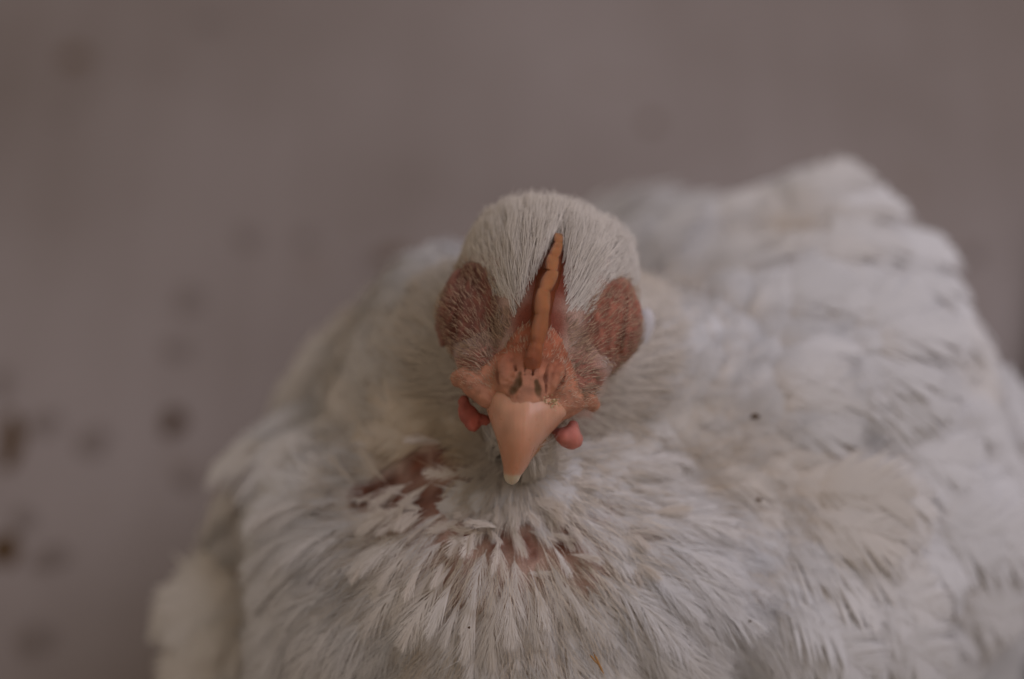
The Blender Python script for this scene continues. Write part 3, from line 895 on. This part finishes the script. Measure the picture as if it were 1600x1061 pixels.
# loose fluff standing off the whole coat
fz = sample_surface(60000); fz = fz[(np.linalg.norm(fz - HEAD_C, axis=1) > 3.0) & (np.linalg.norm(fz - CHEST, axis=1) > 3.0) & (fz[:, 2] > -ZF + 1.0)][:34000]
fn_ = grad(fz); n_ = len(fz)
strands('body_fluff', fz + .12 * fn_, fn_, flow(fz, fn_), rng.uniform(.6, 1.3, n_), rng.uniform(.004, .009, n_), R(24), .35, stain_and_bounce_tint(fz), M_FEATHER, 3, (2600, .5), .3)

# short bristles on the bare skin round the eyes and over the face
idx = np.flatnonzero(el & ~face | (eye < 1.05) & ~face)
idx = rng.permutation(idx)
sel = []
cellb = {}
for i in idx:
    p = hc[i]; key = tuple((p / .078).astype(int))
    if key in cellb: continue
    cellb[key] = 1; sel.append(i)
sel = np.array(sel)
n_ = len(sel)
print('bristles', n_)
tn = np.array([.80, .62, .48]) * rng.uniform(.5, 1.0, (n_, 1))
strands('eye_bristles', hc[sel] + .03 * hn[sel], hn[sel], hflow[sel], rng.uniform(.10, .24, n_), rng.uniform(.005, .0085, n_), R(24), .2, tn, M_HAIR, 3, None, .2)
idx = np.flatnonzero(~face & (hdist < 1.5) & (hdist > .5))
idx = rng.permutation(idx)[:1700]; n_ = len(idx)
strands('face_bristles', hc[idx], hn[idx], hflow[idx], rng.uniform(.10, .26, n_), rng.uniform(.006, .011, n_), R(26), .2, np.array([.80, .60, .48]) * rng.uniform(.4, 1.05, (n_, 1)), M_HAIR, 3, None, .25)

# tiny bristles on the cere
cm = cere.data; nv = len(cm.vertices)
cv = np.empty(nv * 3, np.float32); cm.vertices.foreach_get('co', cv); cv = cv.reshape(-1, 3) * 100 - np.array([0, 0, ZF])
cn = np.empty(nv * 3, np.float32); cm.vertices.foreach_get('normal', cn); cn = cn.reshape(-1, 3).astype(float)
cy = (cv - P(825, 580, 0)) @ HU; cx = np.abs((cv - P(825, 580, 0)) @ HR)
ok_ = np.flatnonzero((cn @ VIEWC > .1) & (sdf(cv) > 0) & ((cy > .25) | (cx > .6)) & (cy > -.55))
ok_ = rng.permutation(ok_)[:520]; n_ = len(ok_)
fl_ = cv[ok_] - P(822, 640, .2); fl_ = unit(fl_ - (fl_ * cn[ok_]).sum(1, keepdims=True) * cn[ok_])
strands('cere_bristles', cv[ok_].astype(float), cn[ok_], fl_, rng.uniform(.05, .14, n_), rng.uniform(.0035, .006, n_), R(30), .2, np.array([.9, .75, .62]) * rng.uniform(.55, 1.05, (n_, 1)), M_HAIR, 3, None, .35)

# ------------------------------------------------------------------ bits of dirt caught in the plumage
def speck(px, py, s, mat, long=1.0, ang=0):
    q = skin_spot(px, py); n = grad(q); c = q + n * .95
    d = unit(c - EYE); c = EYE + unit(P(px, py, 0) - EYE) * np.linalg.norm(c - EYE)
    vs, fs = [], []
    e1 = unit(V(math.cos(R(ang)), math.sin(R(ang)), 0)); e2 = np.cross(VIEWC, e1)
    for k in range(5):
        for j in range(7):
            a = 2 * math.pi * j / 7; ph = math.pi * (k + .5) / 5
            r = s * rng.uniform(.7, 1.2)
            vs.append(c + e1 * r * long * math.cos(ph) + r * math.sin(ph) * (math.cos(a) * e2 + math.sin(a) * VIEWC))
    fs = [(k * 7 + j, k * 7 + (j + 1) % 7, k * 7 + 7 + (j + 1) % 7, k * 7 + 7 + j) for k in range(4) for j in range(7)]
    fs += [tuple(range(7)), tuple(28 + j for j in reversed(range(7)))]
    link('dirt_speck', new_mesh('dirt_speck', U(vs), fs), mat, bird)
for a in ((325, 943, .07, M_DIRT), (313, 925, .05, M_STRAW, 3, -45), (403, 1040, .10, M_STRAW), (408, 1052, .06, M_DIRT), (448, 1054, .05, M_STRAW, 3, 60), (1180, 650, .06, M_DIRT, 1.8, 5), (1411, 873, .09, M_DIRT),
          (1443, 882, .07, M_DIRT), (1413, 925, .08, M_DIRT), (1186, 780, .04, M_DIRT, 2.0, -10), (935, 1035, .028, M_STRAW, 8, -65), (928, 1030, .022, M_STRAW, 6, -50), (459, 972, .03, M_DIRT), (1172, 970, .03, M_DIRT), (733, 980, .025, M_DIRT)):
    speck(*a)
